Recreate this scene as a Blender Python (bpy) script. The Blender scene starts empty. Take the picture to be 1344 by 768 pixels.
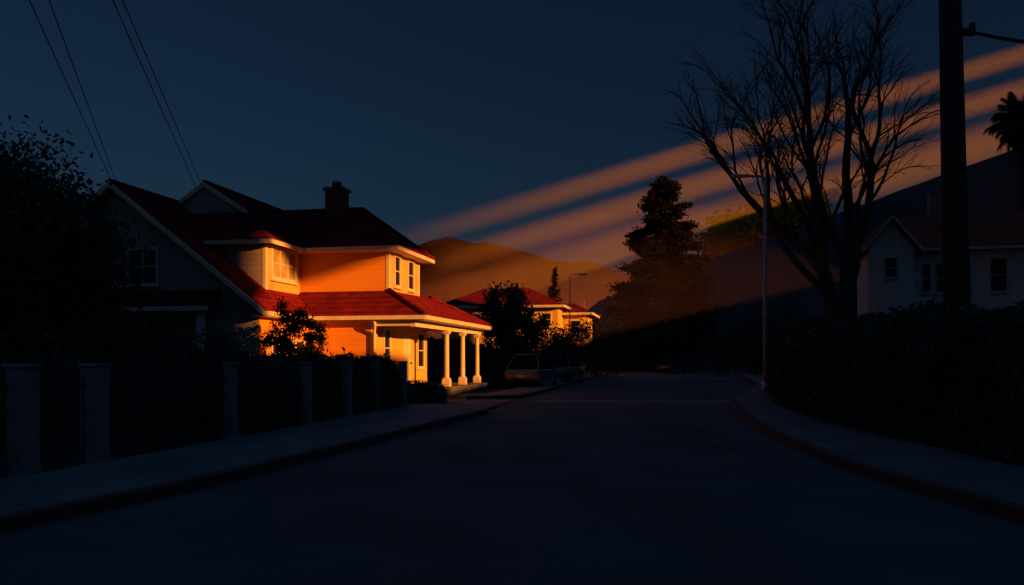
import bpy, bmesh, math, random
import numpy as np
from mathutils import Vector, Matrix, noise
rnd = random.Random(7)
scene = bpy.context.scene
COL = scene.collection
scene.view_settings.view_transform = 'Standard'
scene.view_settings.look = 'None'
scene.view_settings.exposure = 0

# ------------------------------------------------------------ materials
def mat(name, c1, c2=None, scale=3.0, rough=0.8, bump=0.0, bscale=20.0, metal=0.0, wave=None, spec=0.3, detail=5, wcol=0.0):
    m = bpy.data.materials.new(name); m.use_nodes = True
    nt = m.node_tree; N = nt.nodes; L = nt.links
    b = N['Principled BSDF']
    b.inputs['Roughness'].default_value = rough
    b.inputs['Metallic'].default_value = metal
    b.inputs['Specular IOR Level'].default_value = spec
    tc = N.new('ShaderNodeTexCoord')
    c2 = c2 or tuple(x*0.7 for x in c1)
    n = N.new('ShaderNodeTexNoise'); n.inputs['Scale'].default_value = scale; n.inputs['Detail'].default_value = detail
    L.new(tc.outputs['Object'], n.inputs['Vector'])
    r = N.new('ShaderNodeValToRGB')
    r.color_ramp.elements[0].position = 0.35; r.color_ramp.elements[0].color = (*c2, 1)
    r.color_ramp.elements[1].position = 0.65; r.color_ramp.elements[1].color = (*c1, 1)
    L.new(n.outputs['Fac'], r.inputs['Fac'])
    csrc = r.outputs['Color']
    hsrc = None
    if bump > 0:
        n2 = N.new('ShaderNodeTexNoise'); n2.inputs['Scale'].default_value = bscale; n2.inputs['Detail'].default_value = 6
        L.new(tc.outputs['Object'], n2.inputs['Vector'])
        bp = N.new('ShaderNodeBump'); bp.inputs['Strength'].default_value = bump; bp.inputs['Distance'].default_value = 0.03
        L.new(n2.outputs['Fac'], bp.inputs['Height']); hsrc = bp
    if wave:
        d, sc, st, dist = wave
        w = N.new('ShaderNodeTexWave'); w.wave_type = 'BANDS'; w.bands_direction = d; w.wave_profile = 'SAW'
        w.inputs['Scale'].default_value = sc; w.inputs['Distortion'].default_value = 0.15
        L.new(tc.outputs['Object'], w.inputs['Vector'])
        bp2 = N.new('ShaderNodeBump'); bp2.inputs['Strength'].default_value = st; bp2.inputs['Distance'].default_value = dist
        L.new(w.outputs['Fac'], bp2.inputs['Height'])
        if hsrc: L.new(hsrc.outputs['Normal'], bp2.inputs['Normal'])
        hsrc = bp2
        if wcol>0:   # darker joint lines between courses
            cr = N.new('ShaderNodeValToRGB'); cr.color_ramp.elements[0].position=0.0; cr.color_ramp.elements[0].color=(1-wcol,)*3+(1,)
            cr.color_ramp.elements[1].position=0.28; cr.color_ramp.elements[1].color=(1,1,1,1)
            L.new(w.outputs['Fac'], cr.inputs['Fac'])
            mm = N.new('ShaderNodeMix'); mm.data_type='RGBA'; mm.blend_type='MULTIPLY'; mm.inputs['Factor'].default_value=1
            L.new(csrc, mm.inputs['A']); L.new(cr.outputs['Color'], mm.inputs['B']); csrc = mm.outputs['Result']
    L.new(csrc, b.inputs['Base Color'])
    if hsrc: L.new(hsrc.outputs['Normal'], b.inputs['Normal'])
    return m

M = {}
M['asphalt'] = mat('asphalt', (0.115,0.135,0.13), (0.07,0.08,0.078), 0.45, 0.9, 0.5, 60, spec=0.1, detail=8)
M['pave'] = mat('pavement_concrete', (0.175,0.185,0.175), (0.105,0.115,0.11), 1.0, 0.9, 0.3, 30, detail=8)
M['kerb'] = mat('red_kerb_paint', (0.17,0.08,0.07), (0.10,0.07,0.065), 3, 0.9, 0.3, 30, spec=0.1)
M['soil'] = mat('grass_ground', (0.06,0.065,0.045), (0.03,0.035,0.025), 0.8, 1.0, 0.8, 15, spec=0.05)
M['line'] = mat('sun_streak_paint', (0.50,0.42,0.34), (0.35,0.30,0.26), 3, 0.9)  # warm pale tone standing in for streaks of sun on the road
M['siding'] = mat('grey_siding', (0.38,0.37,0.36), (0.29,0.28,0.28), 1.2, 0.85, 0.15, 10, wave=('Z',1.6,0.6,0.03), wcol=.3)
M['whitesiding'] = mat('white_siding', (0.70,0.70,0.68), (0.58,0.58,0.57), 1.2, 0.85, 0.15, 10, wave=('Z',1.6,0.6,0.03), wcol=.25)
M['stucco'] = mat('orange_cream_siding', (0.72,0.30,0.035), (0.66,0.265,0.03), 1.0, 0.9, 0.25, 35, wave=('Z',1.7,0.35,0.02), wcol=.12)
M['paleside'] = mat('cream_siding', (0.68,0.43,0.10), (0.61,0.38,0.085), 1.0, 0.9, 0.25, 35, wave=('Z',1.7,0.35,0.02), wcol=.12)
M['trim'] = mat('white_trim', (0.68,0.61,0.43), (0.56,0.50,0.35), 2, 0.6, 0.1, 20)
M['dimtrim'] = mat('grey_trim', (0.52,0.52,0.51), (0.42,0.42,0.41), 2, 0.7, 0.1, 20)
M['warm_pane'] = mat('sun_glow_pane', (0.50,0.38,0.18), (0.24,0.18,0.09), 1.1, 0.5, wave=('Z',6,0.4,0.01), wcol=.3)  # warm slatted tone painted for sunlight glowing in the dormer panes
M['roof'] = mat('red_tile_roof', (0.19,0.010,0.016), (0.085,0.006,0.010), 2.2, 0.85, 0.4, 18, wave=('Z',1.55,1.0,0.09), wcol=.65, spec=.12)
M['roof2'] = mat('brown_tile_roof', (0.44,0.11,0.075), (0.28,0.07,0.05), 2.2, 0.9, 0.4, 18, wave=('Z',1.55,1.0,0.09), wcol=.5, spec=.05)
M['brick'] = mat('chimney_brick', (0.22,0.09,0.07), (0.13,0.06,0.05), 8, 0.9, 0.6, 25, wave=('Z',3.5,.6,.02), wcol=.4)
M['palebrick'] = mat('pale_chimney_brick', (0.45,0.32,0.28), (0.32,0.22,0.19), 8, 0.9, 0.6, 25, wave=('Z',3.5,.6,.02), wcol=.3)
M['glass'] = mat('window_glass', (0.012,0.013,0.018), (0.008,0.009,0.012), 1, 0.3, spec=0.22)
M['carglass'] = mat('tinted_car_glass', (0.012,0.013,0.016), (0.008,0.009,0.012), 1, 0.8, spec=0.03)
M['iron'] = mat('black_iron', (0.06,0.06,0.062), (0.04,0.04,0.042), 5, 0.6)
M['post'] = mat('post_plaster', (0.28,0.28,0.28), (0.16,0.16,0.16), 3.5, 0.9, 0.6, 20, detail=8)
M['bark'] = mat('bark', (0.10,0.07,0.052), (0.055,0.038,0.03), 4, 0.95, 0.8, 12)
M['wood'] = mat('pole_wood', (0.06,0.045,0.04), (0.035,0.027,0.025), 5, 0.9, 0.6, 20)
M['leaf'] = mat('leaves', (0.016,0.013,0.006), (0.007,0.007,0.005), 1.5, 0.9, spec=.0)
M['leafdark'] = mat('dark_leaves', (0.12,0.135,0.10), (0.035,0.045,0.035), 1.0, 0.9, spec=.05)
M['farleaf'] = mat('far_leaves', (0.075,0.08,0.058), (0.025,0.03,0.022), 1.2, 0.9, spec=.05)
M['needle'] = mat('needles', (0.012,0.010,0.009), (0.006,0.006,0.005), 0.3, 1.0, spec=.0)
M['metal'] = mat('galvanised_metal', (0.40,0.42,0.44), (0.30,0.32,0.34), 4, 0.6, metal=0.0)
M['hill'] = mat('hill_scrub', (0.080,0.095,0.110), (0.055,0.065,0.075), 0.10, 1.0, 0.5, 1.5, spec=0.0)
M['mount'] = mat('mountain_scrub', (0.038,0.016,0.015), (0.018,0.009,0.010), 0.014, 1.0, spec=0.0, detail=9)
M['conc'] = mat('shade_wall_grey', (0.3,0.3,0.3), (0.24,0.24,0.24), 0.5, 0.9)
M['carpaint'] = mat('car_paint_dark', (0.13,0.14,0.16), (0.12,0.125,0.14), 1, 0.3, spec=0.5)
M['carpaint2'] = mat('car_paint_grey', (0.13,0.14,0.16), (0.12,0.125,0.14), 1, 0.3, spec=0.5)
M['carblack'] = mat('car_paint_black', (0.06,0.062,0.07), (0.05,0.052,0.06), 1, 0.3, spec=0.5)
M['rubber'] = mat('rubber', (0.015,0.015,0.016), None, 5, 0.9)
M['redlens'] = mat('red_lens', (0.20,0.02,0.02), None, 5, 0.3)
M['clearlens'] = mat('clear_lens', (0.5,0.5,0.5), None, 5, 0.2)

# ------------------------------------------------------------ mesh helper
class MB:
    def __init__(s): s.v=[]; s.f=[]
    def poly(s, pts):
        i=len(s.v); s.v += [tuple(p) for p in pts]; s.f.append(tuple(range(i,i+len(pts))))
    def box(s,x0,y0,z0,x1,y1,z1):
        i=len(s.v)
        s.v += [(x0,y0,z0),(x1,y0,z0),(x1,y1,z0),(x0,y1,z0),(x0,y0,z1),(x1,y0,z1),(x1,y1,z1),(x0,y1,z1)]
        for q in [(3,2,1,0),(4,5,6,7),(0,1,5,4),(1,2,6,5),(2,3,7,6),(3,0,4,7)]: s.f.append(tuple(i+k for k in q))
    def slab(s, pts, vec):
        n=len(pts); i=len(s.v); vec=Vector(vec)
        s.v += [tuple(p) for p in pts] + [tuple(Vector(p)+vec) for p in pts]
        s.f.append(tuple(range(i,i+n))); s.f.append(tuple(range(i+2*n-1,i+n-1,-1)))
        for k in range(n):
            k2=(k+1)%n; s.f.append((i+k,i+n+k,i+n+k2,i+k2))
    def beam(s,p0,p1,w,h):
        p0=Vector(p0);p1=Vector(p1);d=(p1-p0); hd=Vector((d.y,-d.x,0))
        hd = hd.normalized() if hd.length>1e-6 else Vector((1,0,0))
        a=hd*w/2; up=Vector((0,0,h/2))
        i=len(s.v)
        s.v += [tuple(p0-a-up),tuple(p0+a-up),tuple(p0+a+up),tuple(p0-a+up),tuple(p1-a-up),tuple(p1+a-up),tuple(p1+a+up),tuple(p1-a+up)]
        for q in [(0,1,2,3),(7,6,5,4),(0,4,5,1),(1,5,6,2),(2,6,7,3),(3,7,4,0)]: s.f.append(tuple(i+k for k in q))
    def tube(s, pts, rs, n=8, cap=True):
        pts=[Vector(p) for p in pts]; base=len(s.v)
        for k,p in enumerate(pts):
            d = (pts[min(k+1,len(pts)-1)]-pts[max(k-1,0)]).normalized()
            ref = Vector((1,0,0)) if abs(d.x)<0.8 else Vector((0,1,0))
            a=d.cross(ref).normalized(); b=d.cross(a)
            for j in range(n):
                t=2*math.pi*j/n; s.v.append(tuple(p+(a*math.cos(t)+b*math.sin(t))*rs[k]))
        for k in range(len(pts)-1):
            for j in range(n):
                j2=(j+1)%n; s.f.append((base+k*n+j,base+k*n+j2,base+(k+1)*n+j2,base+(k+1)*n+j))
        if cap:
            s.f.append(tuple(base+j for j in reversed(range(n)))); e=base+(len(pts)-1)*n
            s.f.append(tuple(e+j for j in range(n)))
    def obj(s,name,m,parent=None,smooth=False,fixn=True):
        me=bpy.data.meshes.new(name); me.from_pydata(s.v,[],s.f); me.materials.append(m)
        if fixn:
            bm=bmesh.new(); bm.from_mesh(me); bmesh.ops.recalc_face_normals(bm,faces=bm.faces); bm.to_mesh(me); bm.free()
        if smooth: me.polygons.foreach_set('use_smooth',[True]*len(me.polygons))
        o=bpy.data.objects.new(name,me); COL.objects.link(o)
        if parent: o.parent=parent
        return o

def empty(name,loc=(0,0,0),rz=0,label='',cat='',group=None):
    o=bpy.data.objects.new(name,None); o.location=loc; o.rotation_euler=(0,0,rz); COL.objects.link(o)
    o.empty_display_size=0.3
    tag(o,label,cat,group); return o
def tag(o,label,cat,group=None,kind=None):
    o['label']=label; o['category']=cat
    if group: o['group']=group
    if kind: o['kind']=kind
    return o

# leaves -----------------------------------------------------
def leaf_mesh(name,pts,size,m,parent,rng,flat=0.0,aspect=0.55):
    n=len(pts)
    a=rng.normal(size=(n,3)); a[:,2]*=(1-flat); a/=np.linalg.norm(a,axis=1)[:,None]+1e-9
    b=rng.normal(size=(n,3)); b[:,2]*=(1-flat); b-= (b*a).sum(1)[:,None]*a; b/=np.linalg.norm(b,axis=1)[:,None]+1e-9
    s=size*(0.6+0.8*rng.random(n))[:,None]
    a*=s; b*=s*aspect
    V=np.empty((n,4,3)); V[:,0]=pts-a; V[:,1]=pts+b*0.9; V[:,2]=pts+a; V[:,3]=pts-b*0.9
    me=bpy.data.meshes.new(name)
    me.vertices.add(4*n); me.vertices.foreach_set('co',V.reshape(-1))
    me.loops.add(4*n); me.loops.foreach_set('vertex_index',np.arange(4*n,dtype=np.int32))
    me.polygons.add(n); me.polygons.foreach_set('loop_start',np.arange(0,4*n,4,dtype=np.int32))
    me.update(calc_edges=True); me.materials.append(m)
    o=bpy.data.objects.new(name,me); COL.objects.link(o)
    if parent: o.parent=parent
    return o
def blob_points(blobs,n,rng,clumps=60,cs=0.22):
    out=[]
    w=np.array([b[3]*b[4]*b[5] for b in blobs])**0.67; w/=w.sum()
    for b,wi in zip(blobs,w):
        c=np.array(b[:3]); r=np.array(b[3:6])
        nc=max(4,int(clumps*wi)); nn=int(n*wi)
        d=rng.normal(size=(nc,3)); d/=np.linalg.norm(d,axis=1)[:,None]
        rad=(0.45+0.6*rng.random(nc))[:,None]
        cc=c+d*r*rad
        k=rng.integers(0,nc,nn)
        out.append(cc[k]+rng.normal(size=(nn,3))*r.min()*cs)
    return np.concatenate(out)
def tree(name,loc,blobs,n,leaf,m,label,cat='tree',trunk_h=2,trunk_r=0.15,seed=1,clumps=60,cs=0.22,group=None):
    rng=np.random.default_rng(seed); R=random.Random(seed)
    e=empty(name,loc,0,label,cat,group)
    t=MB()
    t.tube([(0,0,-0.1),(0.05,0.03,trunk_h*0.5),(0,0,trunk_h)],[trunk_r*1.3,trunk_r,trunk_r*0.8],8)
    for b in blobs:
        mid=Vector((b[0]*0.4,b[1]*0.4,(trunk_h*0.8+b[2])/2))
        t.tube([(0,0,trunk_h*0.8),mid,b[:3]],[trunk_r*0.7,trunk_r*0.45,trunk_r*0.2],6)
        for k in range(5):
            q=Vector(b[:3])+Vector((R.uniform(-1,1)*b[3],R.uniform(-1,1)*b[4],R.uniform(-.5,1)*b[5]))*0.8
            t.tube([mid,(mid+q)/2+Vector((0,0,.1)),q],[trunk_r*0.3,trunk_r*0.2,trunk_r*0.08],5)
    t.obj('trunk',M['bark'],e,True)
    leaf_mesh('crown',blob_points(blobs,n,rng,clumps,cs),leaf,m,e,rng)
    return e
def hedge(name,path,width,h0,h1,label,n=9000,leaf=0.05,seed=3,m=None,cat='hedge'):
    rng=np.random.default_rng(seed)
    path=[Vector((*p,0)) for p in path]
    seg=[]; 
    for a,b in zip(path,path[1:]):
        k=max(1,int((b-a).length/0.5)); seg+= [a.lerp(b,i/k) for i in range(k)]
    seg.append(path[-1]); N=len(seg)
    prof=[(-1,0),(-1.0,.35),(-1,.7),(-.8,.95),(-.3,1.02),(.3,1.0),(.8,.95),(1,.7),(1,.35),(1,0)]
    e=empty(name,tuple(seg[0]),0,label,cat)
    o0=seg[0]; mb=MB(); rows=[]
    for i,p in enumerate(seg):
        d=(seg[min(i+1,N-1)]-seg[max(i-1,0)]).normalized(); s=Vector((d.y,-d.x,0))
        H=h0+(h1-h0)*i/(N-1); row=[]
        end=0.8 if i in (0,N-1) else 1
        for a,b in prof:
            q=p-o0+s*(a*width/2*end)+Vector((0,0,b*H*end))
            nz=noise.noise(Vector((q.x+o0.x,q.y+o0.y,q.z))*0.9)*0.35+noise.noise((q+o0)*2.5)*0.15
            if b>0: q+= (s*a*0.7+Vector((0,0,b*0.8)))*nz*min(1,H/1.5)
            row.append(q)
        rows.append(row)
    c=len(prof)
    for r in rows: mb.v += [tuple(q) for q in r]
    for i in range(N-1):
        for j in range(c-1):
            mb.f.append((i*c+j,i*c+j+1,(i+1)*c+j+1,(i+1)*c+j))
    mb.f.append(tuple(range(c))); mb.f.append(tuple((N-1)*c+j for j in reversed(range(c))))
    mb.obj('branches',M['farleaf'],e,True)
    A=np.array([[tuple(q) for q in r] for r in rows])
    ii=rng.random(n)*(N-1)*0.9999; jj=rng.random(n)*(c-1)*0.9999
    i0=ii.astype(int); j0=jj.astype(int); fi=(ii-i0)[:,None]; fj=(jj-j0)[:,None]
    pts=(A[i0,j0]*(1-fi)*(1-fj)+A[i0+1,j0]*fi*(1-fj)+A[i0,j0+1]*(1-fi)*fj+A[i0+1,j0+1]*fi*fj)
    pts+=rng.normal(size=pts.shape)*0.07
    leaf_mesh('foliage',pts,leaf,m or M['leafdark'],e,rng)
    return e

# ------------------------------------------------------------ camera
cam=bpy.data.cameras.new('camera'); cam.lens=28; cam.sensor_width=36; cam.shift_y=0.0655; cam.clip_end=6000
co=bpy.data.objects.new('camera',cam); co.location=(0,0,1.5); co.rotation_euler=(math.radians(90),0,0); COL.objects.link(co)
scene.camera=co

# ------------------------------------------------------------ light
AZ=math.radians(35); EL=math.radians(11)
S=Vector((math.cos(AZ)*math.cos(EL),-math.sin(AZ)*math.cos(EL),math.sin(EL)))
sun=bpy.data.lights.new('sun','SUN'); sun.energy=9.0; sun.angle=math.radians(0.5); sun.color=(1,0.31,0.05)
so=bpy.data.objects.new('sun',sun); so.rotation_euler=(-S).to_track_quat('-Z','Y').to_euler(); so.location=(60,-40,40); COL.objects.link(so)
w=bpy.data.worlds.new('World'); scene.world=w; w.use_nodes=True
nt=w.node_tree; bg=nt.nodes['Background']
sky=nt.nodes.new('ShaderNodeTexSky'); sky.sky_type='NISHITA'; sky.sun_disc=False
sky.sun_elevation=EL; sky.sun_rotation=math.radians(125)
mx=nt.nodes.new('ShaderNodeMix'); mx.data_type='RGBA'; mx.blend_type='MULTIPLY'; mx.inputs['Factor'].default_value=1
nt.links.new(sky.outputs['Color'],mx.inputs['A']); mx.inputs['B'].default_value=(0.31,0.58,1.0,1)
tc=nt.nodes.new('ShaderNodeTexCoord'); sp=nt.nodes.new('ShaderNodeSeparateXYZ'); nt.links.new(tc.outputs['Generated'],sp.inputs['Vector'])
mr=nt.nodes.new('ShaderNodeMapRange'); mr.interpolation_type='SMOOTHSTEP'
mr.inputs['From Min'].default_value=.42; mr.inputs['From Max'].default_value=.9; mr.inputs['To Min'].default_value=.0110; mr.inputs['To Max'].default_value=.066
nt.links.new(sp.outputs['Z'],mr.inputs['Value'])
nt.links.new(mx.outputs['Result'],bg.inputs['Color']); nt.links.new(mr.outputs['Result'],bg.inputs['Strength'])

# ------------------------------------------------------------ ground & road
g=MB(); g.poly([(-2500,-300,0),(2500,-300,0),(2500,4000,0),(-2500,4000,0)])
o=g.obj('ground',M['soil']); o['kind']='structure'
def interp(pl,y):
    for a,b in zip(pl,pl[1:]):
        if a[1]<=y<=b[1]: t=(y-a[1])/(b[1]-a[1]); return a[0]+(b[0]-a[0])*t
    return pl[-1][0] if y>pl[-1][1] else pl[0][0]
def smoothpl(pl,n=6):
    out=[]
    for i in range(len(pl)-1):
        p0=Vector(pl[max(i-1,0)]);p1=Vector(pl[i]);p2=Vector(pl[i+1]);p3=Vector(pl[min(i+2,len(pl)-1)])
        for k in range(n):
            t=k/n; out.append(0.5*((2*p1)+(p2-p0)*t+(2*p0-5*p1+4*p2-p3)*t*t+(-p0+3*p1-3*p2+p3)*t**3))
    out.append(Vector(pl[-1])); return [(p.x,p.y) for p in out]
LK=smoothpl([(-8.6,-8),(-6.4,0),(-4.4,6.7),(-3.4,9.8),(-1.8,16.85),(-.7,22.1),(.4,30.6),(2.2,40),(4,50.6),(8,72),(13,98),(19,125)])
RK=smoothpl([(5.2,-8),(4.9,0),(4.65,7.2),(4.5,10),(4.65,12.5),(5.0,15.5),(5.6,19),(6.46,23),(8.15,29.6),(11.0,37.5),(14,46),(18,62),(23,80),(29,100),(36,125)])
r=MB(); ys=[-8+i*0.75 for i in range(170)]
for a,b in zip(ys,ys[1:]):
    r.poly([(interp(LK,a)-.1,a,.004),(interp(RK,a)+.1,a,.004),(interp(RK,b)+.1,b,.004),(interp(LK,b)-.1,b,.004)])
o=r.obj('road',M['asphalt']); o['kind']='structure'
def strip(name,outer,inner,z,m,zb=0.0):
    s=MB(); n=len(outer)
    s.v=[(x,y,z) for x,y in outer]+[(x,y,z) for x,y in inner]+[(x,y,zb) for x,y in outer]+[(x,y,zb) for x,y in inner]
    for i in range(n-1):
        s.f.append((i,i+1,n+i+1,n+i)); s.f.append((i,2*n+i,2*n+i+1,i+1)); s.f.append((n+i,n+i+1,3*n+i+1,3*n+i))
    s.f.append((0,n,3*n,2*n)); s.f.append((n-1,2*n-1,4*n-1,3*n-1))
    o=s.obj(name,m); o['kind']='structure'; return o
def offset(pl,d):
    out=[]
    for i,p in enumerate(pl):
        a=Vector(pl[max(i-1,0)]);b=Vector(pl[min(i+1,len(pl)-1)]); t=(b-a).normalized()
        out.append((p[0]-t.y*d,p[1]+t.x*d))
    return out
L1=smoothpl([(-8.6,-8),(-6.4,0),(-4.4,6.7),(-3.4,9.8),(-1.8,16.85),(-.75,21.6),(-.8,23.0),(-1.5,24.2),(-2.7,24.8)])
L1i=smoothpl([(-10.6,-8),(-8.4,0),(-6.35,6.9),(-5.5,10.6),(-4.35,16.6),(-3.5,21.2),(-3.2,22.6),(-3.1,23.6),(-3.2,24.4)])
strip('kerb',L1,offset(L1,.16),.14,M['kerb'])
strip('pavement',offset(L1,.163),L1i,.136,M['pave'])
L2=smoothpl([(-1.7,29.9),(-.2,30.4),(.5,31.4),(2.2,40),(4,50.6),(8,72),(12.4,95)])
L2i=smoothpl([(-2.2,31.5),(-1.4,31.9),(-1,32.6),(.6,40.4),(2.4,51),(6.4,72.5),(10.8,95.5)])
strip('kerb',L2,offset(L2,.16),.14,M['kerb']); strip('pavement',offset(L2,.163),L2i,.136,M['pave'])
Rk=[p for p in RK]; strip('kerb',Rk,offset(Rk,-.16),.14,M['kerb'])
strip('pavement',offset(Rk,-.163),offset(Rk,-2.0),.136,M['pave'])
d=MB(); d.poly([(-.9,24.2,.008),(.1,29.8,.008),(-1.7,30.2,.008),(-3.0,29.6,.008),(-3.1,25,.008)])
o=d.obj('driveway',M['pave']); o['kind']='structure'
d=MB(); d.poly([(1.0,28.35,.009),(8.0,28.2,.009),(8.0,28.6,.009),(1.0,28.75,.009)])  # flat strips painted where low sun would streak across the road
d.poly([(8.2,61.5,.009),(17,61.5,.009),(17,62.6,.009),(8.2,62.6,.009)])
o=d.obj('sun_streak_strips',M['line']); o['kind']='structure'

# ------------------------------------------------------------ mountain, hill
def mh(x,y):
    r=0
    r+=30*math.exp(-((x+52)/60)**2)
    r+=46*math.exp(-((x+30)/110)**2)
    r+=36*math.exp(-((x-85)/110)**2)
    r+=40*math.exp(-((x-230)/130)**2)+40*math.exp(-((x+250)/160)**2)
    n=noise.fractal(Vector((x*0.010,y*0.012,3.1)),1.0,2.0,6)*8+noise.fractal(Vector((x*.045,y*.045,1)),1,2,4)*4
    t=1-abs((y-560)/170)
    return max(-2,(r*0.95+n*1.0)*max(0,t)**0.9-1) 
mb=MB(); nx,ny=260,60
for j in range(ny):
    for i in range(nx):
        x=-600+i*1300/(nx-1); y=385+j*350/(ny-1); mb.v.append((x,y,mh(x,y)))
for j in range(ny-1):
    for i in range(nx-1): a=j*nx+i; mb.f.append((a,a+1,a+nx+1,a+nx))
o=mb.obj('mountain',M['mount'],smooth=True); o['kind']='structure'
ridge=[Vector(p) for p in [(4,118,1.5),(12,110,9.6),(40,108,19.8),(67,105,29.6),(80,97,34.8),(90,78,35.8),(88,60,31),(84,45,22),(82,20,21),(84,-5,18)]]  # ridge end beyond the frame is added to cast shade on the street
rs=[]
for a,b in zip(ridge,ridge[1:]): rs+=[a.lerp(b,k/14) for k in range(14)]
rs.append(ridge[-1]); mb=MB(); prof=[-30,-22,-15,-10,-6,-3,-1,0,1,3,6,10,15,22,30]
for i,p in enumerate(rs):
    d=(rs[min(i+1,len(rs)-1)]-rs[max(i-1,0)]); d.z=0; d.normalize(); s=Vector((d.y,-d.x,0))
    for o_ in prof:
        sc=0.45 if o_>0 else 0.8
        hgt=p.z*math.exp(-(abs(o_)/(13))**1.5)
        q=Vector((p.x,p.y,0))+s*o_*sc
        hgt+=noise.fractal(Vector((q.x*.15,q.y*.15,0)),1,2,4)*0.2*min(1,hgt/5)
        mb.v.append((q.x,q.y,hgt if abs(o_)<30 else -1))
c=len(prof)
for i in range(len(rs)-1):
    for j in range(c-1): a=i*c+j; mb.f.append((a,a+1,a+c+1,a+c))
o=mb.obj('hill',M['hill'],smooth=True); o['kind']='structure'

# ------------------------------------------------------------ added off-frame wall shading the street, gap shaped to light the house
G=45
strips=[(-75,None,None),(-10.65,13.8,16.2),(-9.13,13.8,16.7),(-9.06,13.8,18.8),(-8.6,13.8,18.9),(-6,13.7,17.10),(-4.1,13.6,17.35),(-0.8,13.3,17.62),(-0.79,11.5,17.62),(0.5,11.5,17.7),(7.0,11.4,17.7),(47,None,None)]
e=empty('shade_wall',(G,0,0),0,'tall grey wall added off frame, its opening shaped to light the house','light_blocker')
wall=MB(); ext=S*1.2
def panel(a,za0,za1,b,zb0,zb1):
    wall.slab([(0,a,za0),(0,b,zb0),(0,b,zb1),(0,a,za1)],ext)
H=33
panel(-75,-1,H,-10.65,-1,H); panel(7.0,-1,H,47,-1,H)
mid=strips[1:-1]
for a,b in zip(mid,mid[1:]):
    panel(a[0],-1,a[1],b[0],-1,b[1]); panel(a[0],a[2],H,b[0],b[2],H)
wall.obj('wall',M['conc'],e)

# ------------------------------------------------------------ windows helper
def window(parent,c,wd,ht,ax,nout,mull=1,bars=1,fr=0.09,gm='glass',tm='trim'):
    gl=MB(); f=MB()
    def bx(mb,a0,a1,z0,z1,d0,d1):
        d0,d1=sorted((d0*nout,d1*nout))
        if ax=='x': mb.box(c[0]+a0,c[1]+d0,c[2]+z0,c[0]+a1,c[1]+d1,c[2]+z1)
        else: mb.box(c[0]+d0,c[1]+a0,c[2]+z0,c[0]+d1,c[1]+a1,c[2]+z1)
    w2,h2=wd/2,ht/2
    bx(gl,-w2,w2,-h2,h2,-0.02,0.015)
    g_=gl.obj('window',M[gm],parent)
    bx(f,-w2-fr,-w2,-h2-fr,h2+fr,-0.02,0.06); bx(f,w2,w2+fr,-h2-fr,h2+fr,-0.02,0.06)
    bx(f,-w2,w2,h2,h2+fr,-0.02,0.058); bx(f,-w2-fr*1.4,w2+fr*1.4,-h2-fr-.05,-h2-fr,-0.02,0.12); bx(f,-w2,w2,-h2-fr,-h2,-0.02,0.058)
    for k in range(mull):
        a=-w2+wd*(k+1)/(mull+1); bx(f,a-.03,a+.03,-h2,h2,0.0,0.05)
    for k in range(bars):
        z=-h2+ht*(k+1)/(bars+1); bx(f,-w2,w2,z-.02,z+.02,0.0,0.045)
    f.obj('frame',M[tm],g_)
    return g_

# ------------------------------------------------------------ MAIN HOUSE
CX,CY=-4.75,30.8
TH=math.atan2(-0.2,0.98)
hs=empty('house',(CX,CY,0),TH,'two-storey house with red tiled roofs and a columned porch','house')
wg=MB()
ez,rz=3.15,7.67; rx=-8.39; el,er=-14.24,-2.54
wx0,wx1=-13.8,-3.0; gy=-4.5
zL=lambda x: rz-0.772*abs(x-rx)-0.08
wg.slab([(wx0,gy,0),(wx1,gy,0),(wx1,gy,zL(wx1)),(rx,gy,zL(rx)),(wx0,gy,zL(wx0))],(0,8,0))
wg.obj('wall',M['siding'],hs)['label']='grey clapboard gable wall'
wl=MB(); wl.box(wx1+.003,gy+.003,0,wx1+.03,-.9,3.1)
wl.box(-2.97,-.9,0,-.3,5.7,3.35)
wl.box(-9.5,0,3.0,-.004,3.7,5.8)
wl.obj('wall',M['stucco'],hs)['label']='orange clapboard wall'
wl=MB(); wl.box(-3.78,-2.7,3.2,-3.72,-.003,5.78); wl.box(-.003,.0,3.4,.0,3.7,5.8); wl.box(-.297,-.9,0,-.285,5.7,3.1)
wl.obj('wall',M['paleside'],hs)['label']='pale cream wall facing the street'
ws=MB(); ws.box(-11,-2.72,3.0,-3.8,4.0,5.78)
ws.obj('wall',M['siding'],hs)
rf=MB(); th=(0,0,-.14)
def R(*pts): rf.slab(pts,th)
zr=rz; gy0=-4.95
R((rx,gy0,zr),(er,gy0,ez),(er,-1.2,ez),(-3.6,0.6,ez+1.06*.772),(rx,4,zr))
R((rx,gy0,zr),(rx,4,zr),(el,4,ez),(el,gy0,ez))
ax_=-7.28; az_=8.45; e2=5.84; xl,xr=-11.2,-3.33
R((ax_,-1,az_),(ax_,7,az_),(xr,7,e2),(xr,-3.1,e2),(ax_+1.8,-1,7.25))
R((ax_,-1,az_),(ax_-1.8,-1,7.25),(xl,-3.1,e2),(xl,7,e2),(ax_,7,az_))
R((xl,-3.1,e2),(xr,-3.1,e2),(ax_+1.8,-1,7.25),(ax_-1.8,-1,7.25))
hx=0.5; hy0,hy1=-.5,4.2; hz=5.86; hr=7.7; ym=1.85
R((-8,hy0,hz),(hx,hy0,hz),(hx-2.35,ym,hr),(-8,ym,hr))
R((hx,hy0,hz),(hx,hy1,hz),(hx-2.35,ym,hr))
R((hx,hy1,hz),(-8,hy1,hz),(-8,ym,hr),(hx-2.35,ym,hr))
kz=4.17; ky=-1.4; kx=1.9
R((er-.3,ky,ez),(kx,ky,ez),(0,0,kz),(-3.8,0,kz))
R((kx,ky,ez),(kx,9.2,ez),(0,5.2,kz+.1),(0,0,kz))
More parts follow.
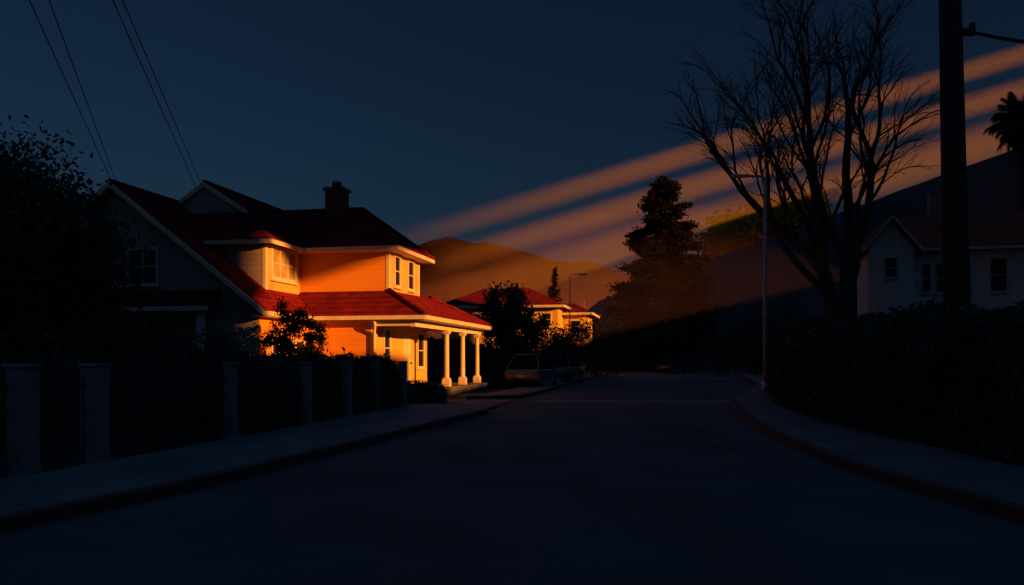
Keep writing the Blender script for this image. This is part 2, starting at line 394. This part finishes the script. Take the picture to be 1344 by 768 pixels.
R((kx,9.2,ez),(-4,9.2,ez),(-3,5.2,kz+.1),(0,5.2,kz+.1))
R((0,3.6,kz+.2),(0,5.2,kz+.1),(-3,5.2,kz+.1),(-3,3.6,kz+.2))
R((-12.5,-4.4,3.95),(-4.4,-4.4,3.95),(-4.0,-5.9,3.25),(-12.9,-5.9,3.25))
roof=rf.obj('roof',M['roof'],hs)
rc=MB()
for a,b in [((hx,hy0,hz+.02),(hx-2.35,ym,hr+.03)),((hx,hy1,hz+.02),(hx-2.35,ym,hr+.03)),((-8,ym,hr+.03),(hx-2.35,ym,hr+.03)),((kx,ky,ez+.02),(0,0,kz+.03)),((kx,9.2,ez+.02),(0,5.2,kz+.13)),((rx,gy0,zr+.03),(rx,2,zr+.03)),((ax_,-1,az_+.03),(ax_,7,az_+.03))]:
    rc.tube([a,b],[.09,.09],8)
rc.obj('ridge_tile',M['roof'],roof)['kind']='stuff'
fa=MB()
for a,b in [((er+.02,gy0,ez-.1),(er+.02,ky-.03,ez-.1)),((er,ky-.02,ez-.1),(kx+.02,ky-.02,ez-.1)),((kx+.02,ky+.03,ez-.1),(kx+.02,9.2,ez-.1)),
            ((-5,hy0-.02,hz-.1),(hx+.02,hy0-.02,hz-.1)),((hx+.02,hy0+.03,hz-.1),(hx+.02,hy1,hz-.1)),
            ((xl,-3.12,e2-.1),(xr+.02,-3.12,e2-.1)),((xr+.02,-3.07,e2-.1),(xr+.02,-.3,e2-.1)),
            ((-12.9,-5.92,3.17),(-4,-5.92,3.17))]:
    fa.beam(a,b,.06,.15)
for a,b in [((rx,gy0-.03,zr-.09),(er,gy0-.03,ez-.09)),((rx,gy0-.035,zr-.09),(el,gy0-.035,ez-.09)),
            ((ax_,-1.04,az_-.08),(ax_+1.85,-1.04,7.2)),((ax_,-1.045,az_-.08),(ax_-1.85,-1.045,7.2))]:
    fa.beam(a,b,.07,.2)
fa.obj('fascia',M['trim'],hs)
gb=MB(); gb.slab([(ax_-1.75,-.95,7.1),(ax_+1.75,-.95,7.1),(ax_,-.95,8.3)],(0,.2,0)); gb.obj('wall',M['siding'],hs)
sf=MB(); sf.box(er-.45,gy0+.02,ez-.2,er-.01,ky,ez-.18); sf.box(-.3,ky+.02,ez-.2,kx-.02,9.1,ez-.18); sf.box(-3,ky+.02,ez-.205,-.3,-.9,ez-.185)
sf.box(-3.5,5.8,ez-.205,-.3,9.1,ez-.185)
sf.box(-4,hy0+.02,hz-.18,hx-.02,hy1-.02,hz-.16)
sf.obj('soffit',M['trim'],hs)
ch=MB(); ch.box(-3.35,1.5,7.0,-2.6,2.2,8.5); ch.box(-3.42,1.43,8.5,-2.53,2.27,8.62); ch.box(-3.12,1.7,8.62,-2.83,2.0,8.9)
ch.obj('chimney',M['brick'],roof)
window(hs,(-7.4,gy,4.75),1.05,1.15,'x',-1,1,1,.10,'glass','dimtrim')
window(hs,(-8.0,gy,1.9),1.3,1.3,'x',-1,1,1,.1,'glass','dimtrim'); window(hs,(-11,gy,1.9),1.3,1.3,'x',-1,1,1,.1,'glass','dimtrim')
window(hs,(-3.72,-1.38,5.08),1.75,1.0,'y',1,2,1,.13,'warm_pane')
window(hs,(0,0.85,5.0),.55,1.1,'y',1,0,1,.1); window(hs,(0,2.5,5.0),.62,1.1,'y',1,0,1,.1)
window(hs,(-.285,.45,1.95),.6,1.35,'y',1,0,1,.1)
window(hs,(-2.97,-3.2,1.7),.9,1.1,'y',1,1,1,.09); window(hs,(-2.97,-1.6,1.6),.6,1.1,'y',1,0,1,.09)
window(hs,(-.285,4.7,1.9),.8,1.4,'y',1,0,1,.1)
dd=MB(); dd.box(-.3,2.35,.35,-.24,3.3,2.5); do=dd.obj('door',M['trim'],hs)
dh=MB(); dh.tube([(-.22,3.2,1.35),(-.16,3.2,1.35)],[.04,.05],8); dh.obj('handle',M['iron'],do)
dp=MB(); dp.tube([(-.22,-1.0,.1),(-.22,-1.0,2.5),(-.1,-1.25,2.8),(-.1,-1.3,3.0)],[.06]*4,8)
dp.obj('downpipe',M['trim'],hs,True)
for bx_ in [(-.12,-.015,4.0,.015,.12,5.7),(-.42,-.915,0,-.27,-.78,3.0),(-3.83,-2.735,3.6,-3.705,-2.6,5.7),(-.06,3.58,4.2,.017,3.715,5.7)]:
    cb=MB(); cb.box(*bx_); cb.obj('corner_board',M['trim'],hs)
pf=MB(); pf.box(-.28,2.6,0,1.75,9.1,.36); pf.box(1.75,4.2,0,2.1,5.2,.18); pf.obj('porch_floor',M['pave'],hs)
pb=MB(); pb.box(1.25,ky+.25,2.72,1.45,9.0,2.94); pb.box(-.3,-1.15,2.75,1.25,-.98,2.94); pb.obj('porch_beam',M['trim'],hs)
def column(x,y):
    c=MB(); z0=.36
    c.box(x-.16,y-.16,z0,x+.16,y+.16,z0+.30); c.box(x-.13,y-.13,z0+.30,x+.13,y+.13,z0+.36)
    c.tube([(x,y,z0+.36),(x,y,1.4),(x,y,2.58)],[.105,.10,.092],16)
    c.box(x-.12,y-.12,2.58,x+.12,y+.12,2.64); c.box(x-.15,y-.15,2.64,x+.15,y+.15,2.72)
    c.obj('column',M['trim'],hs)
for y in (3.3,5.9,8.6): column(1.35,y)
for x in (-12.4,-9.6,-4.4):
    c=MB(); c.box(x-.1,-5.8,0,x+.1,-5.6,3.06); c.obj('porch_post',M['dimtrim'],hs)

# ------------------------------------------------------------ fence posts & railings
posts=[(-5.9,9.6),(-5.74,10.96),(-5.12,14.5),(-4.37,16.9),(-4.0,19.35),(-3.7,21.5),(-3.25,23.75)]
def post(i,x,y):
    e=empty('fence_post',(x,y,0),math.radians(-12),'pale square plaster fence post along the pavement','fence post','fence posts along the pavement')
    c=MB(); wdt=.13 if i<2 else .095
    c.box(-wdt-.015,-wdt-.015,0,wdt+.015,wdt+.015,.2); c.box(-wdt,-wdt,.2,wdt,wdt,1.40); so_=c.obj('shaft',M['post'],e)
    bv=so_.modifiers.new('bevel','BEVEL'); bv.width=.012; bv.segments=2
    k=MB(); k.box(-wdt-.018,-wdt-.018,1.40,wdt+.018,wdt+.018,1.45); ko=k.obj('cap',M['post'],e)
    bv=ko.modifiers.new('bevel','BEVEL'); bv.width=.012; bv.segments=2
for i,(x,y) in enumerate(posts): post(i,x,y)
def rail(a,b):
    a=Vector((*a,0));b=Vector((*b,0)); e=empty('iron_fence',tuple(a),0,'black iron picket fence between plaster posts','fence','iron fence panels')
    d=b-a; n=int(d.length/.12); L=d.length; u=d/L
    s=u*.2; t=d-u*.2
    for z in (.25,1.15):
        m=MB(); m.beam(tuple(s+Vector((0,0,z))),tuple(t+Vector((0,0,z))),.03,.04); m.obj('rail',M['iron'],e)
    p=MB()
    for i in range(2,n-1):
        q=u*(i*L/n); p.tube([(q.x,q.y,.1),(q.x,q.y,1.25),(q.x,q.y,1.34)],[.014,.014,.002],5)
    p.obj('pickets',M['iron'],e)['kind']='stuff'
rail((-6.6,6.8),posts[0]); rail(posts[0],posts[1]); rail(posts[1],posts[2]); rail(posts[2],posts[3])

# ------------------------------------------------------------ vegetation left
hedge('hedge',[(-5.6,15.0),(-4.9,17.2),(-4.35,20),(-3.75,23.9)],.9,1.42,1.42,'clipped dark hedge behind the fence posts',n=14000,leaf=.05)
hedge('hedge',[(-8.5,12.6),(-6.6,14.2),(-6.3,18),(-6.1,22)],1.2,1.55,1.35,'dense dark hedge behind the iron fence',n=12000,leaf=.06,seed=5)
hedge('hedge',[(-3.35,25.2),(-2.9,27.2),(-2.75,28.6)],.8,.62,.55,'low dark hedge beside the driveway',n=5000,leaf=.045,seed=15)
tree('tree',(-11.0,18,0),[(-.6,0,4.9,1.5,1.3,1.3),(-1.6,0,4.6,1.6,1.4,1.4),(.5,0,4.0,1.4,1.3,1.4),(.9,0,3.3,1.3,1.3,1.4),(-.9,.2,2.8,2.0,1.4,1.7),(.9,-.3,1.7,1.2,1.2,1.0),(-2.6,0,4.4,1.4,1.2,1.6)],66000,.075,M['leafdark'],'large dense dark leafy tree beside the house','tree',2.4,.2,11,260,.26)
tree('shrub',(-9.4,20.5,0),[(0,0,1.3,1.3,1,1.1),(1.6,.3,1.2,1.1,1,1.0),(-1.2,0,1.6,1.1,1,1.1)],12000,.06,M['leafdark'],'dark shrubs in front of the grey wall','shrub',.8,.08,12,80,.2)
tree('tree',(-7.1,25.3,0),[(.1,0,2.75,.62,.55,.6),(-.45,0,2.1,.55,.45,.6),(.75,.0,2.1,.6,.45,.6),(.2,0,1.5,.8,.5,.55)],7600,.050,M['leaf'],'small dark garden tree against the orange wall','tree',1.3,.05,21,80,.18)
hedge('hedge',[(-7.5,43.2),(-2.4,43.0),(.1,44.5)],1.4,3.0,1.9,'tall dark hedge behind the porch',n=9000,leaf=.07,seed=16)
tree('tree',(-.3,54,0),[(0,0,5.2,1.5,1.3,1.6),(-.9,0,3.6,1.7,1.2,1.5),(1.0,0,3.4,1.6,1.2,1.5),(0,0,2,2.0,1.2,1.3)],14000,.12,M['leafdark'],'rounded garden tree behind the porch','tree',2,.14,24,110,.2)

# ------------------------------------------------------------ distant houses
def far_house(loc,rz_,w_,d_,e_,r_,label):
    e=empty('house',loc,rz_,label,'house','distant houses')
    m=MB(); m.box(-w_/2,-d_/2,0,w_/2,d_/2,e_-.05); m.obj('wall',M['paleside'],e)
    ov=.7; x0,x1,y0,y1=-w_/2-ov,w_/2+ov,-d_/2-ov,d_/2+ov; hw=(y1-y0)/2
    q=MB()
    def R2(*p): q.slab(p,(0,0,-.18))
    a=(x0+hw,0,r_); b=(x1-hw,0,r_)
    R2((x0,y0,e_),(x1,y0,e_),b,a); R2((x1,y0,e_),(x1,y1,e_),b); R2((x1,y1,e_),(x0,y1,e_),a,b); R2((x0,y1,e_),(x0,y0,e_),a)
    ro=q.obj('roof',M['roof'],e)
    f=MB()
    for p1,p2 in [((x0,y0-.03,e_-.1),(x1,y0-.03,e_-.1)),((x1+.03,y0,e_-.1),(x1+.03,y1,e_-.1)),((x0-.03,y0,e_-.1),(x0-.03,y1,e_-.1))]: f.beam(p1,p2,.08,.24)
    f.obj('fascia',M['trim'],e)
    c=MB(); c.box(x0+hw+.5,-.4,r_-.8,x0+hw+1.1,.3,r_+.45); c.obj('chimney',M['brick'],ro)
    n=int(w_/2.3)
    for i in range(n):
        window(e,(-w_/2+(i+.5)*w_/n,-d_/2,e_-1.4),.9,1.2,'x',-1,0,1,.12)
    window(e,(w_/2,0,e_-1.4),.9,1.2,'y',1,0,1,.12)
    return e
far_house((-.6,84,0),TH,12,7,6.9,9.0,'distant two-storey house with a red hipped roof in evening sun')
far_house((6.0,85.5,0),TH,4.6,6.0,6.3,7.5,'smaller distant house with red roof and cream walls')

# conifers
def conifer(loc,h,rad,z0,n,leaf,label,seed,lean=0.6):
    rng=np.random.default_rng(seed); R_=random.Random(seed)
    e=empty('pine_tree',loc,0,label,'tree')
    t=MB(); t.tube([(0,0,-.2),(0,0,h*.5),(.1,0,h*.98)],[rad*.07,rad*.05,.03],8)
    pts=[]; z=z0
    while z<h*.985:
        f=(z-z0)/(h-z0); k=R_.randint(7,10)
        for j in range(k):
            r_=rad*(1-f)**lean*R_.uniform(.5,1.12)*(0.75+.25*min(1,f*6)); a=R_.uniform(0,6.28)
            tip=Vector((math.cos(a)*r_,math.sin(a)*r_,z-0.12*r_+R_.uniform(-.5,.6)))
            t.tube([(0,0,z),tip*0.5+Vector((0,0,z*.5+.1)),tip],[rad*.015+.02,rad*.01+.015,.01],4)
            nn=int(n*(0.15+r_/rad)/140)
            s=rng.random(nn)**.6
            p=np.array([[0,0,z]])*(1-s[:,None])+np.array([tuple(tip)])*s[:,None]
            p+=rng.normal(size=(nn,3))*np.array([.115,.115,.05])*rad*(.28+s[:,None]*.42)*(1-.5*f)
            pts.append(p)
        z+=h*R_.uniform(.025,.042)
    t.obj('trunk',M['bark'],e,True)
    leaf_mesh('crown',np.concatenate(pts),leaf,M['needle'],e,rng,.3,.4)
    return e
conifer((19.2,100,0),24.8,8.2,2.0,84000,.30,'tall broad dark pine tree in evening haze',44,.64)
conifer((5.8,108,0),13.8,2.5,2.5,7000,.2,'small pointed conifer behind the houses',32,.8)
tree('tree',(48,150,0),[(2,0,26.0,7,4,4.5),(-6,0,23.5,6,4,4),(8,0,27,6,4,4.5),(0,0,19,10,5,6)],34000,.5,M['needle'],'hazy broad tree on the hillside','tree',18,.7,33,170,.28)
for i,(x,y,sc,sd) in enumerate([(2.6,66,2.3,41),(12.2,100,3.4,42),(22,72,2.6,43),(27,78,3.2,44),(17,106,3.6,45),(26,60,3.0,46),(5.9,70.5,2.4,47)]):
    tree('tree',(x,y,0),[(0,0,1.1*sc,sc,sc,.85*sc),(.8*sc,0,.8*sc,.8*sc,.8*sc,.7*sc),(-.8*sc,0,.75*sc,.8*sc,.8*sc,.7*sc)],6000,.055*sc,M['farleaf'],'dark rounded tree beside the far street','tree',sc*.8,.1*sc*.5,sd,70,.22,'dark trees along the far street')

# ------------------------------------------------------------ right side
hedge('hedge',[(8.6,5.0),(7.9,9.5),(7.75,13.5),(8.1,18),(9.2,24),(10.8,29.5),(13.4,34.5)],2.2,2.05,2.6,'tall overgrown dark hedge along the pavement',n=60000,leaf=.075,seed=8)
hedge('hedge',[(12.0,8.5),(11.6,14),(12.5,20)],3.0,2.15,2.5,'second dark hedge row in the garden',n=12000,leaf=.08,seed=9)

# bare tree
def bare_tree(loc,label):
    R_=random.Random(12); e=empty('bare_tree',loc,0,label,'tree'); t=MB(); b=MB()
    def grow(p,d,r,L,lvl,mb):
        p=Vector(p); d=Vector(d).normalized(); pts=[p.copy()]; rs_=[r]; n=7
        for i in range(n):
            d=(d+Vector((R_.gauss(0,.11),R_.gauss(0,.11),R_.gauss(0,.05)+(.06 if lvl<3 else -.03)))).normalized()
            p=p+d*L/n; pts.append(p.copy()); rs_.append(r*(1-.42*(i+1)/n))
            if lvl<5 and i>=1 and R_.random()<(.48 if lvl<2 else .53):
                side=Vector((R_.gauss(0,1),R_.gauss(0,1),R_.gauss(.2,.6))).normalized()
                dd=(d+side*0.62).normalized()
                grow(p,dd,rs_[-1]*R_.uniform(.42,.58),L*R_.uniform(.42,.62),lvl+1,b)
        mb.tube(pts,rs_,8 if r>.08 else 4,False)
        if lvl<5 and rs_[-1]>.009:
            for k in range(2):
                side=Vector((R_.gauss(0,1),R_.gauss(0,1),R_.gauss(.1,.5))).normalized()
                grow(p,(d+side*.38).normalized(),rs_[-1]*.78,L*R_.uniform(.48,.66),lvl+1,b)
    t.tube([(-.35,0,-.2),(-.3,0,2.5),(-.4,0,4.2),(-.75,0,5.6)],[.58,.46,.4,.31],10)
    t.tube([(.5,.2,-.2),(.45,.2,2.5),(.5,.2,4.6),(.48,.2,6.4)],[.55,.44,.38,.31],10)
    grow((-.75,0,5.6),(-.58,.1,.88),.25,5.9,1,t)
    grow((-.72,0,5.4),(-.18,-.2,1),.25,6.7,1,t)
    grow((-.5,0,4.6),(-.82,.3,.72),.18,5.2,1,t)
    grow((-.4,0,3.8),(-.66,-.3,.85),.14,4.4,2,t)
    grow((.48,.2,6.4),(.02,.1,1),.26,6.4,1,t)
    grow((.48,.2,6.0),(-.20,.4,1),.21,6.4,1,t)
    grow((.5,.2,5.2),(.24,-.2,1),.25,6.0,1,t)
    grow((.5,.2,4.4),(.40,.3,.92),.2,4.8,1,t)
    grow((-.48,0,5.0),(-.38,.2,1),.2,6.4,1,t)
    t.obj('trunk',M['bark'],e,True,False)
    b.obj('branches',M['bark'],e,True,False)
bare_tree((15.3,37.2,0),'large leafless tree with twin trunks and fine twigs')

# right house
rh=empty('house',(16.9,38.5,0),math.radians(-14),'pale two-storey house with dark red roof, in shade','house')
E=6.85
m=MB(); m.box(.6,.6,0,12,5.2,E); m.slab([(.3,.0,0),(2.3,.0,0),(2.3,.0,E),(1.3,.0,E+1.25),(.3,.0,E)],(0,3,0)); m.obj('wall',M['whitesiding'],rh)
q=MB()
def R3(*p): q.slab(p,(0,0,-.15))
ry=2.9; RZ=8.8
R3((.1,.1,E),(12.5,.1,E),(10.5,ry,RZ),(2.0,ry,RZ)); R3((.1,.1,E),(2.0,ry,RZ),(.1,5.7,E)); R3((.1,5.7,E),(2.0,ry,RZ),(10.5,ry,RZ),(12.5,5.7,E)); R3((12.5,.1,E),(12.5,5.7,E),(10.5,ry,RZ))
R3((1.3,-.4,E+1.55),(1.3,3.0,E+1.55),(-.05,3.0,E-.15),(-.05,-.4,E-.15)); R3((1.3,-.4,E+1.55),(1.3,3.0,E+1.55),(2.65,3.0,E-.15),(2.65,-.4,E-.15))
rr=q.obj('roof',M['roof2'],rh)
f=MB(); f.beam((1.3,-.43,E+1.45),(-.05,-.43,E-.23),.06,.16); f.beam((1.3,-.435,E+1.45),(2.65,-.435,E-.23),.06,.16); f.beam((2.6,.07,E-.1),(12.5,.07,E-.1),.06,.14); f.obj('fascia',M['dimtrim'],rh)
c=MB(); c.box(3.65,2.6,8.0,4.2,3.2,9.9); c.obj('chimney',M['palebrick'],rr)
for x in (3.0,3.6): window(rh,(x,.6,5.4),.34,1.3,'x',-1,0,1,.06,'glass','dimtrim')
for x in (4.5,6.1,7.7,9.3): window(rh,(x,.6,5.5),.66,1.5,'x',-1,0,1,.07,'glass','dimtrim')
window(rh,(1.3,0,5.9),.5,.9,'x',-1,0,1,.06,'glass','dimtrim')

# palm
def palm(loc,h):
    e=empty('palm_tree',loc,0,'tall palm tree with dark drooping fronds','tree'); R_=random.Random(4)
    t=MB(); t.tube([(0,0,-.2),(.1,0,h*.5),(0,0,h)],[.28,.2,.2],10); t.obj('trunk',M['bark'],e,True)
    m=MB()
    for i in range(120):
        a=R_.uniform(0,6.28); el_=R_.uniform(-1.2,1.4); L=R_.uniform(1.5,2.2); d=Vector((math.cos(a),math.sin(a),0)); s=Vector((-d.y,d.x,0))
        p=Vector((0,0,h)); v=d*math.cos(el_)+Vector((0,0,math.sin(el_))); pts=[p]
        for k in range(9): p=p+v*L/9; v=(v+Vector((0,0,-.13))).normalized(); pts.append(p)
        m.tube(pts,[.025]*len(pts),4,False)
        for k in range(1,9):
            for j in range(4):
                q0=pts[k].lerp(pts[min(k+1,9)],j/4); l=.55*(1-abs(k-5)/8)
                for sg in (-1,1):
                    tip=q0+s*sg*l*.75+v*.25+Vector((0,0,-.22)); m.poly([tuple(q0),tuple(q0+v*.10),tuple(tip)])
    m.obj('fronds',M['farleaf'],e,False,False)
palm((32.0,50,0),16.5)

# utility pole
up=empty('utility_pole',(7.5,13.5,0),0,'tall dark wooden utility pole behind the hedge','utility pole')
m=MB(); m.tube([(.12,0,-.2),(0,0,4),(-.12,0,9.8)],[.23,.2,.16],14); m.obj('pole',M['wood'],up,True)
m=MB(); m.box(-1.3,-.22,9.0,1.1,-.12,9.15); m.obj('crossarm',M['wood'],up)
m=MB(); m.box(.08,-.05,7.0,.32,.05,7.1); m.tube([(.3,0,7.0),(.3,0,7.2)],[.06,.05],8); m.obj('bracket',M['iron'],up)
def wire(p,q,sag,r_,label,n=24,par=None):
    m=MB(); p=Vector(p);q=Vector(q); pts=[p.lerp(q,t/n)+Vector((0,0,-sag*4*(t/n)*(1-t/n))) for t in range(n+1)]
    m.tube(pts,[r_]*(n+1),5); o=m.obj('power_cable',M['rubber'],None,True)
    tag(o,label,'cable','overhead cables'); return o
wire((7.8,13.5,7.05),(16,12.0,10.2),1.5,.03,'thick black cable sagging from the utility pole')
wire((7.6,13.4,9.2),(16,4,9),.5,.012,'thin overhead cable at the utility pole')
for (a,b) in [((-13.85,27.7,7.55),(-8.5,14,7.85)),((-13.7,27.7,7.5),(-8.15,14,7.85)),((-12.3,31.0,8.2),(-6.95,13.8,7.8)),((-12.0,31.0,8.1),(-6.78,13.8,7.8))]:
    a=Vector(a);b=Vector(b); wire(a,a+(b-a)*2.5,.0,.011,'thin overhead cable running to the house gable')

# street lamps
def lamp(loc,h,rz_,label,r0=.1):
    e=empty('street_lamp',loc,rz_,label,'street lamp','street lamps')
    m=MB(); m.tube([(0,0,0),(0,0,.5)],[r0*1.6,r0*1.5],12); m.tube([(0,0,.4),(0,0,h*.6),(0,0,h-.2),(-.03,0,h-.07),(-.14,0,h-.01),(-.9,0,h+.02)],[r0,r0*.85,r0*.75,r0*.7,r0*.65,r0*.5],10); m.obj('pole',M['metal'],e,True)
    m=MB(); m.slab([(-.75,-.1,h-.05),(-.75,.1,h-.05),(-1.35,.14,h-.05),(-1.55,.05,h-.04),(-1.55,-.05,h-.04),(-1.35,-.14,h-.05)],(0,0,.11)); m.obj('lamp_head',M['metal'],e)
    return e
lamp((11.25,35.4,0),9.65,0,'tall thin metal street lamp, unlit',.105)
lamp((4.8,66,0),8.6,math.radians(200),'distant unlit street lamp beside the road',.05)

# ------------------------------------------------------------ cars
def car(loc,heading,L,Wd,Hh,paint,label,suv=True):
    e=empty('parked_car',loc,heading,label,'car','cars parked along the street')
    hl=L/2; hw=Wd/2; bel=Hh*.57
    if suv: low=[(-hl+.02,.38),(-hl-.02,.7),(-hl+.12,bel),(hl*.42,bel),(hl*.86,bel*.86),(hl,.68),(hl,.38),(hl*.8,.28),(-hl*.85,.28)]; cab=[(-hl+.18,bel),(-hl+.62,Hh-.10),(-hl+.95,Hh),(hl*.0,Hh),(hl*.14,Hh-.08),(hl*.52,bel)]
    else: low=[(-hl,.35),(-hl,.75),(-hl+.1,bel),(hl*.42,bel),(hl*.9,bel*.8),(hl,.6),(hl,.32),(hl*.8,.25),(-hl*.85,.25)]; cab=[(-hl*.82,bel),(-hl*.45,Hh-.05),(-hl*.3,Hh),(hl*.05,Hh),(hl*.15,Hh-.05),(hl*.5,bel)]
    def body(prof,w0,w1,z0,z1,name,mt,par,bev):
        bm=bmesh.new(); n=len(prof); A=[];B=[]
        for x,z in prof:
            t=(z-z0)/(z1-z0); ww=w0+(w1-w0)*t
            A.append(bm.verts.new((x,-ww,z))); B.append(bm.verts.new((x,ww,z)))
        bm.faces.new(A); bm.faces.new(list(reversed(B)))
        for i in range(n): bm.faces.new((A[i],B[i],B[(i+1)%n],A[(i+1)%n]))
        bmesh.ops.recalc_face_normals(bm,faces=bm.faces)
        bmesh.ops.bevel(bm,geom=list(bm.edges),offset=bev,segments=4,affect='EDGES',profile=.6)
        me=bpy.data.meshes.new(name); bm.to_mesh(me); bm.free(); me.materials.append(mt)
        me.polygons.foreach_set('use_smooth',[True]*len(me.polygons))
        o=bpy.data.objects.new(name,me); COL.objects.link(o); o.parent=par; return o
    bo=body(low,hw,hw-.06,.25,bel,'body',paint,e,.09)
    body(cab,hw-.08,hw-.32,bel,Hh,'window',M['carglass'],e,.07)
    rfm=MB(); xs=[p[0] for p in cab]
    rfm.box(xs[2]-.12,-hw+.36,Hh-.02,xs[3]+.1,hw-.36,Hh+.02)
    for sg in (-1,1):
        for i in (0,3): 
            p=cab[i] if i==0 else cab[4]; q=cab[1] if i==0 else cab[5]
            rfm.beam((p[0],sg*(hw-(.10 if i==0 else .31)),p[1]),(q[0],sg*(hw-(.31 if i==0 else .10)),q[1]),.06,.07)
        rfm.beam((0,sg*(hw-.10),bel),(-.05,sg*(hw-.31),Hh-.03),.07,.06)
    rfm.obj('roof',paint,e)
    for sx in (-.62,.62):
        for sg in (-1,1):
            y=sg*(hw-.1); w_=MB(); w_.tube([(sx*hl,y-.11,.34),(sx*hl,y+.11,.34)],[.34,.34],20); wo=w_.obj('wheel',M['rubber'],e)
            k=MB(); k.tube([(sx*hl,y+sg*.10,.34),(sx*hl,y+sg*.125,.34)],[.21,.2],14); k.obj('rim',M['dimtrim'],wo)
    for sg in (-1,1):
        a=MB(); a.box(-hl-.03,sg*(hw-.17)-.12,bel-.30,-hl+.12,sg*(hw-.17)+.10,bel-.10); a.obj('taillight',M['redlens'],e)
        a=MB(); a.box(hl*.93,sg*(hw-.24)-.15,.60,hl+.01,sg*(hw-.24)+.15,.74); a.obj('headlight',M['clearlens'],e)
        a=MB(); a.box(hl*.38,sg*(hw+.06)-.08,bel+.02,hl*.38+.1,sg*(hw+.06)+.08,bel+.17); a.obj('mirror',paint,e)
    a=MB(); a.box(-hl-.06,-hw+.12,.34,-hl+.1,hw-.12,.5); a.obj('bumper',M['rubber'],e)
    a=MB(); a.box(hl-.1,-hw+.12,.32,hl+.05,hw-.12,.48); a.obj('bumper',M['rubber'],e)
    a=MB(); a.box(-hl-.035,-.24,.60,-hl+.02,.24,.70); a.obj('number_plate',M['trim'],e)
    return e
car((1.15,42.0,0.01),math.radians(72),4.3,1.9,1.76,M['carpaint2'],'dark grey sport utility car parked by the kerb',True)
car((3.3,51.0,0.01),math.radians(72),4.2,1.9,1.78,M['carpaint'],'dark car parked by the kerb',True)
car((17.4,86,0.01),math.radians(50),4.3,1.8,1.5,M['carblack'],'distant dark car on the road',False)

# ------------------------------------------------------------ sunlit haze (scattering volumes lit by the sun lamp, beam outlines modelled in)
def hazemat(name,dens,col,absd,absc):
    m=bpy.data.materials.new(name); m.use_nodes=True
    nt=m.node_tree; nt.nodes.clear(); out=nt.nodes.new('ShaderNodeOutputMaterial'); vs=nt.nodes.new('ShaderNodeVolumeScatter')
    vs.inputs['Color'].default_value=(*col,1); vs.inputs['Density'].default_value=dens; vs.inputs['Anisotropy'].default_value=0.0
    va=nt.nodes.new('ShaderNodeVolumeAbsorption'); va.inputs['Density'].default_value=absd; va.inputs['Color'].default_value=(*absc,1)
    ad=nt.nodes.new('ShaderNodeAddShader'); nt.links.new(vs.outputs['Volume'],ad.inputs[0]); nt.links.new(va.outputs['Volume'],ad.inputs[1])
    nt.links.new(ad.outputs['Shader'],out.inputs['Volume']); return m
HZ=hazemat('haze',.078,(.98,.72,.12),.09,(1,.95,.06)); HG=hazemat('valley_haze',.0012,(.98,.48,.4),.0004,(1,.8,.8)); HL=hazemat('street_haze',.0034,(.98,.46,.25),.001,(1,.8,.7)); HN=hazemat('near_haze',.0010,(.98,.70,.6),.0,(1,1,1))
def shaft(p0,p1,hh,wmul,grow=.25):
    """haze volume from p0 to p1, light beam built into its soft-edged lens section"""
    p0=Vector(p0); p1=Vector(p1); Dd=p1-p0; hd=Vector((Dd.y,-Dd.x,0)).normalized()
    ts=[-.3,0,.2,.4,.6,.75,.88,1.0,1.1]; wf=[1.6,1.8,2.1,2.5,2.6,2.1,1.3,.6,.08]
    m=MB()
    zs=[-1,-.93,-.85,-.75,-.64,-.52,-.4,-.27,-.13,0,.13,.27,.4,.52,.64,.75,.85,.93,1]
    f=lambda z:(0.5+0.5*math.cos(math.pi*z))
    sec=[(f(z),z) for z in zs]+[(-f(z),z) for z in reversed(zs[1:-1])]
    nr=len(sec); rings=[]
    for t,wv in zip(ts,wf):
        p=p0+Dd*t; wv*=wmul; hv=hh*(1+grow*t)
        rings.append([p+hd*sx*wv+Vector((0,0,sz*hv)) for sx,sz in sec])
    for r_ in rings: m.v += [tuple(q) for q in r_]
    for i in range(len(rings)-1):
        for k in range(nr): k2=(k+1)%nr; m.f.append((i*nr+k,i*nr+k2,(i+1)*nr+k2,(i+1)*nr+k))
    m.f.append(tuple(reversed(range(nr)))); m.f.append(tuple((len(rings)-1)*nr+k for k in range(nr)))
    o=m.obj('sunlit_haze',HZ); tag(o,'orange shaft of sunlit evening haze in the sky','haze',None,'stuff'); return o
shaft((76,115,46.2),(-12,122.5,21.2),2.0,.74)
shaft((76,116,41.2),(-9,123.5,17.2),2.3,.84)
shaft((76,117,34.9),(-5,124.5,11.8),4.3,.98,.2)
def ellipsoid(name,mt,loc,sc,label):
    bm=bmesh.new(); bmesh.ops.create_icosphere(bm,subdivisions=4,radius=1)
    me=bpy.data.meshes.new(name); bm.to_mesh(me); bm.free(); me.materials.append(mt)
    vo=bpy.data.objects.new(name,me); vo.location=loc; vo.scale=sc; COL.objects.link(vo); tag(vo,label,'haze',None,'stuff')
ellipsoid('valley_haze',HG,(45,320,0),(120,80,42),'low orange evening haze lying in the valley')
ellipsoid('street_haze',HL,(34,165,0),(66,34,33),'thin evening haze beyond the hill')
ellipsoid('near_haze',HN,(13,75,0),(24,23,13),'thin evening haze over the far street')
print('done')
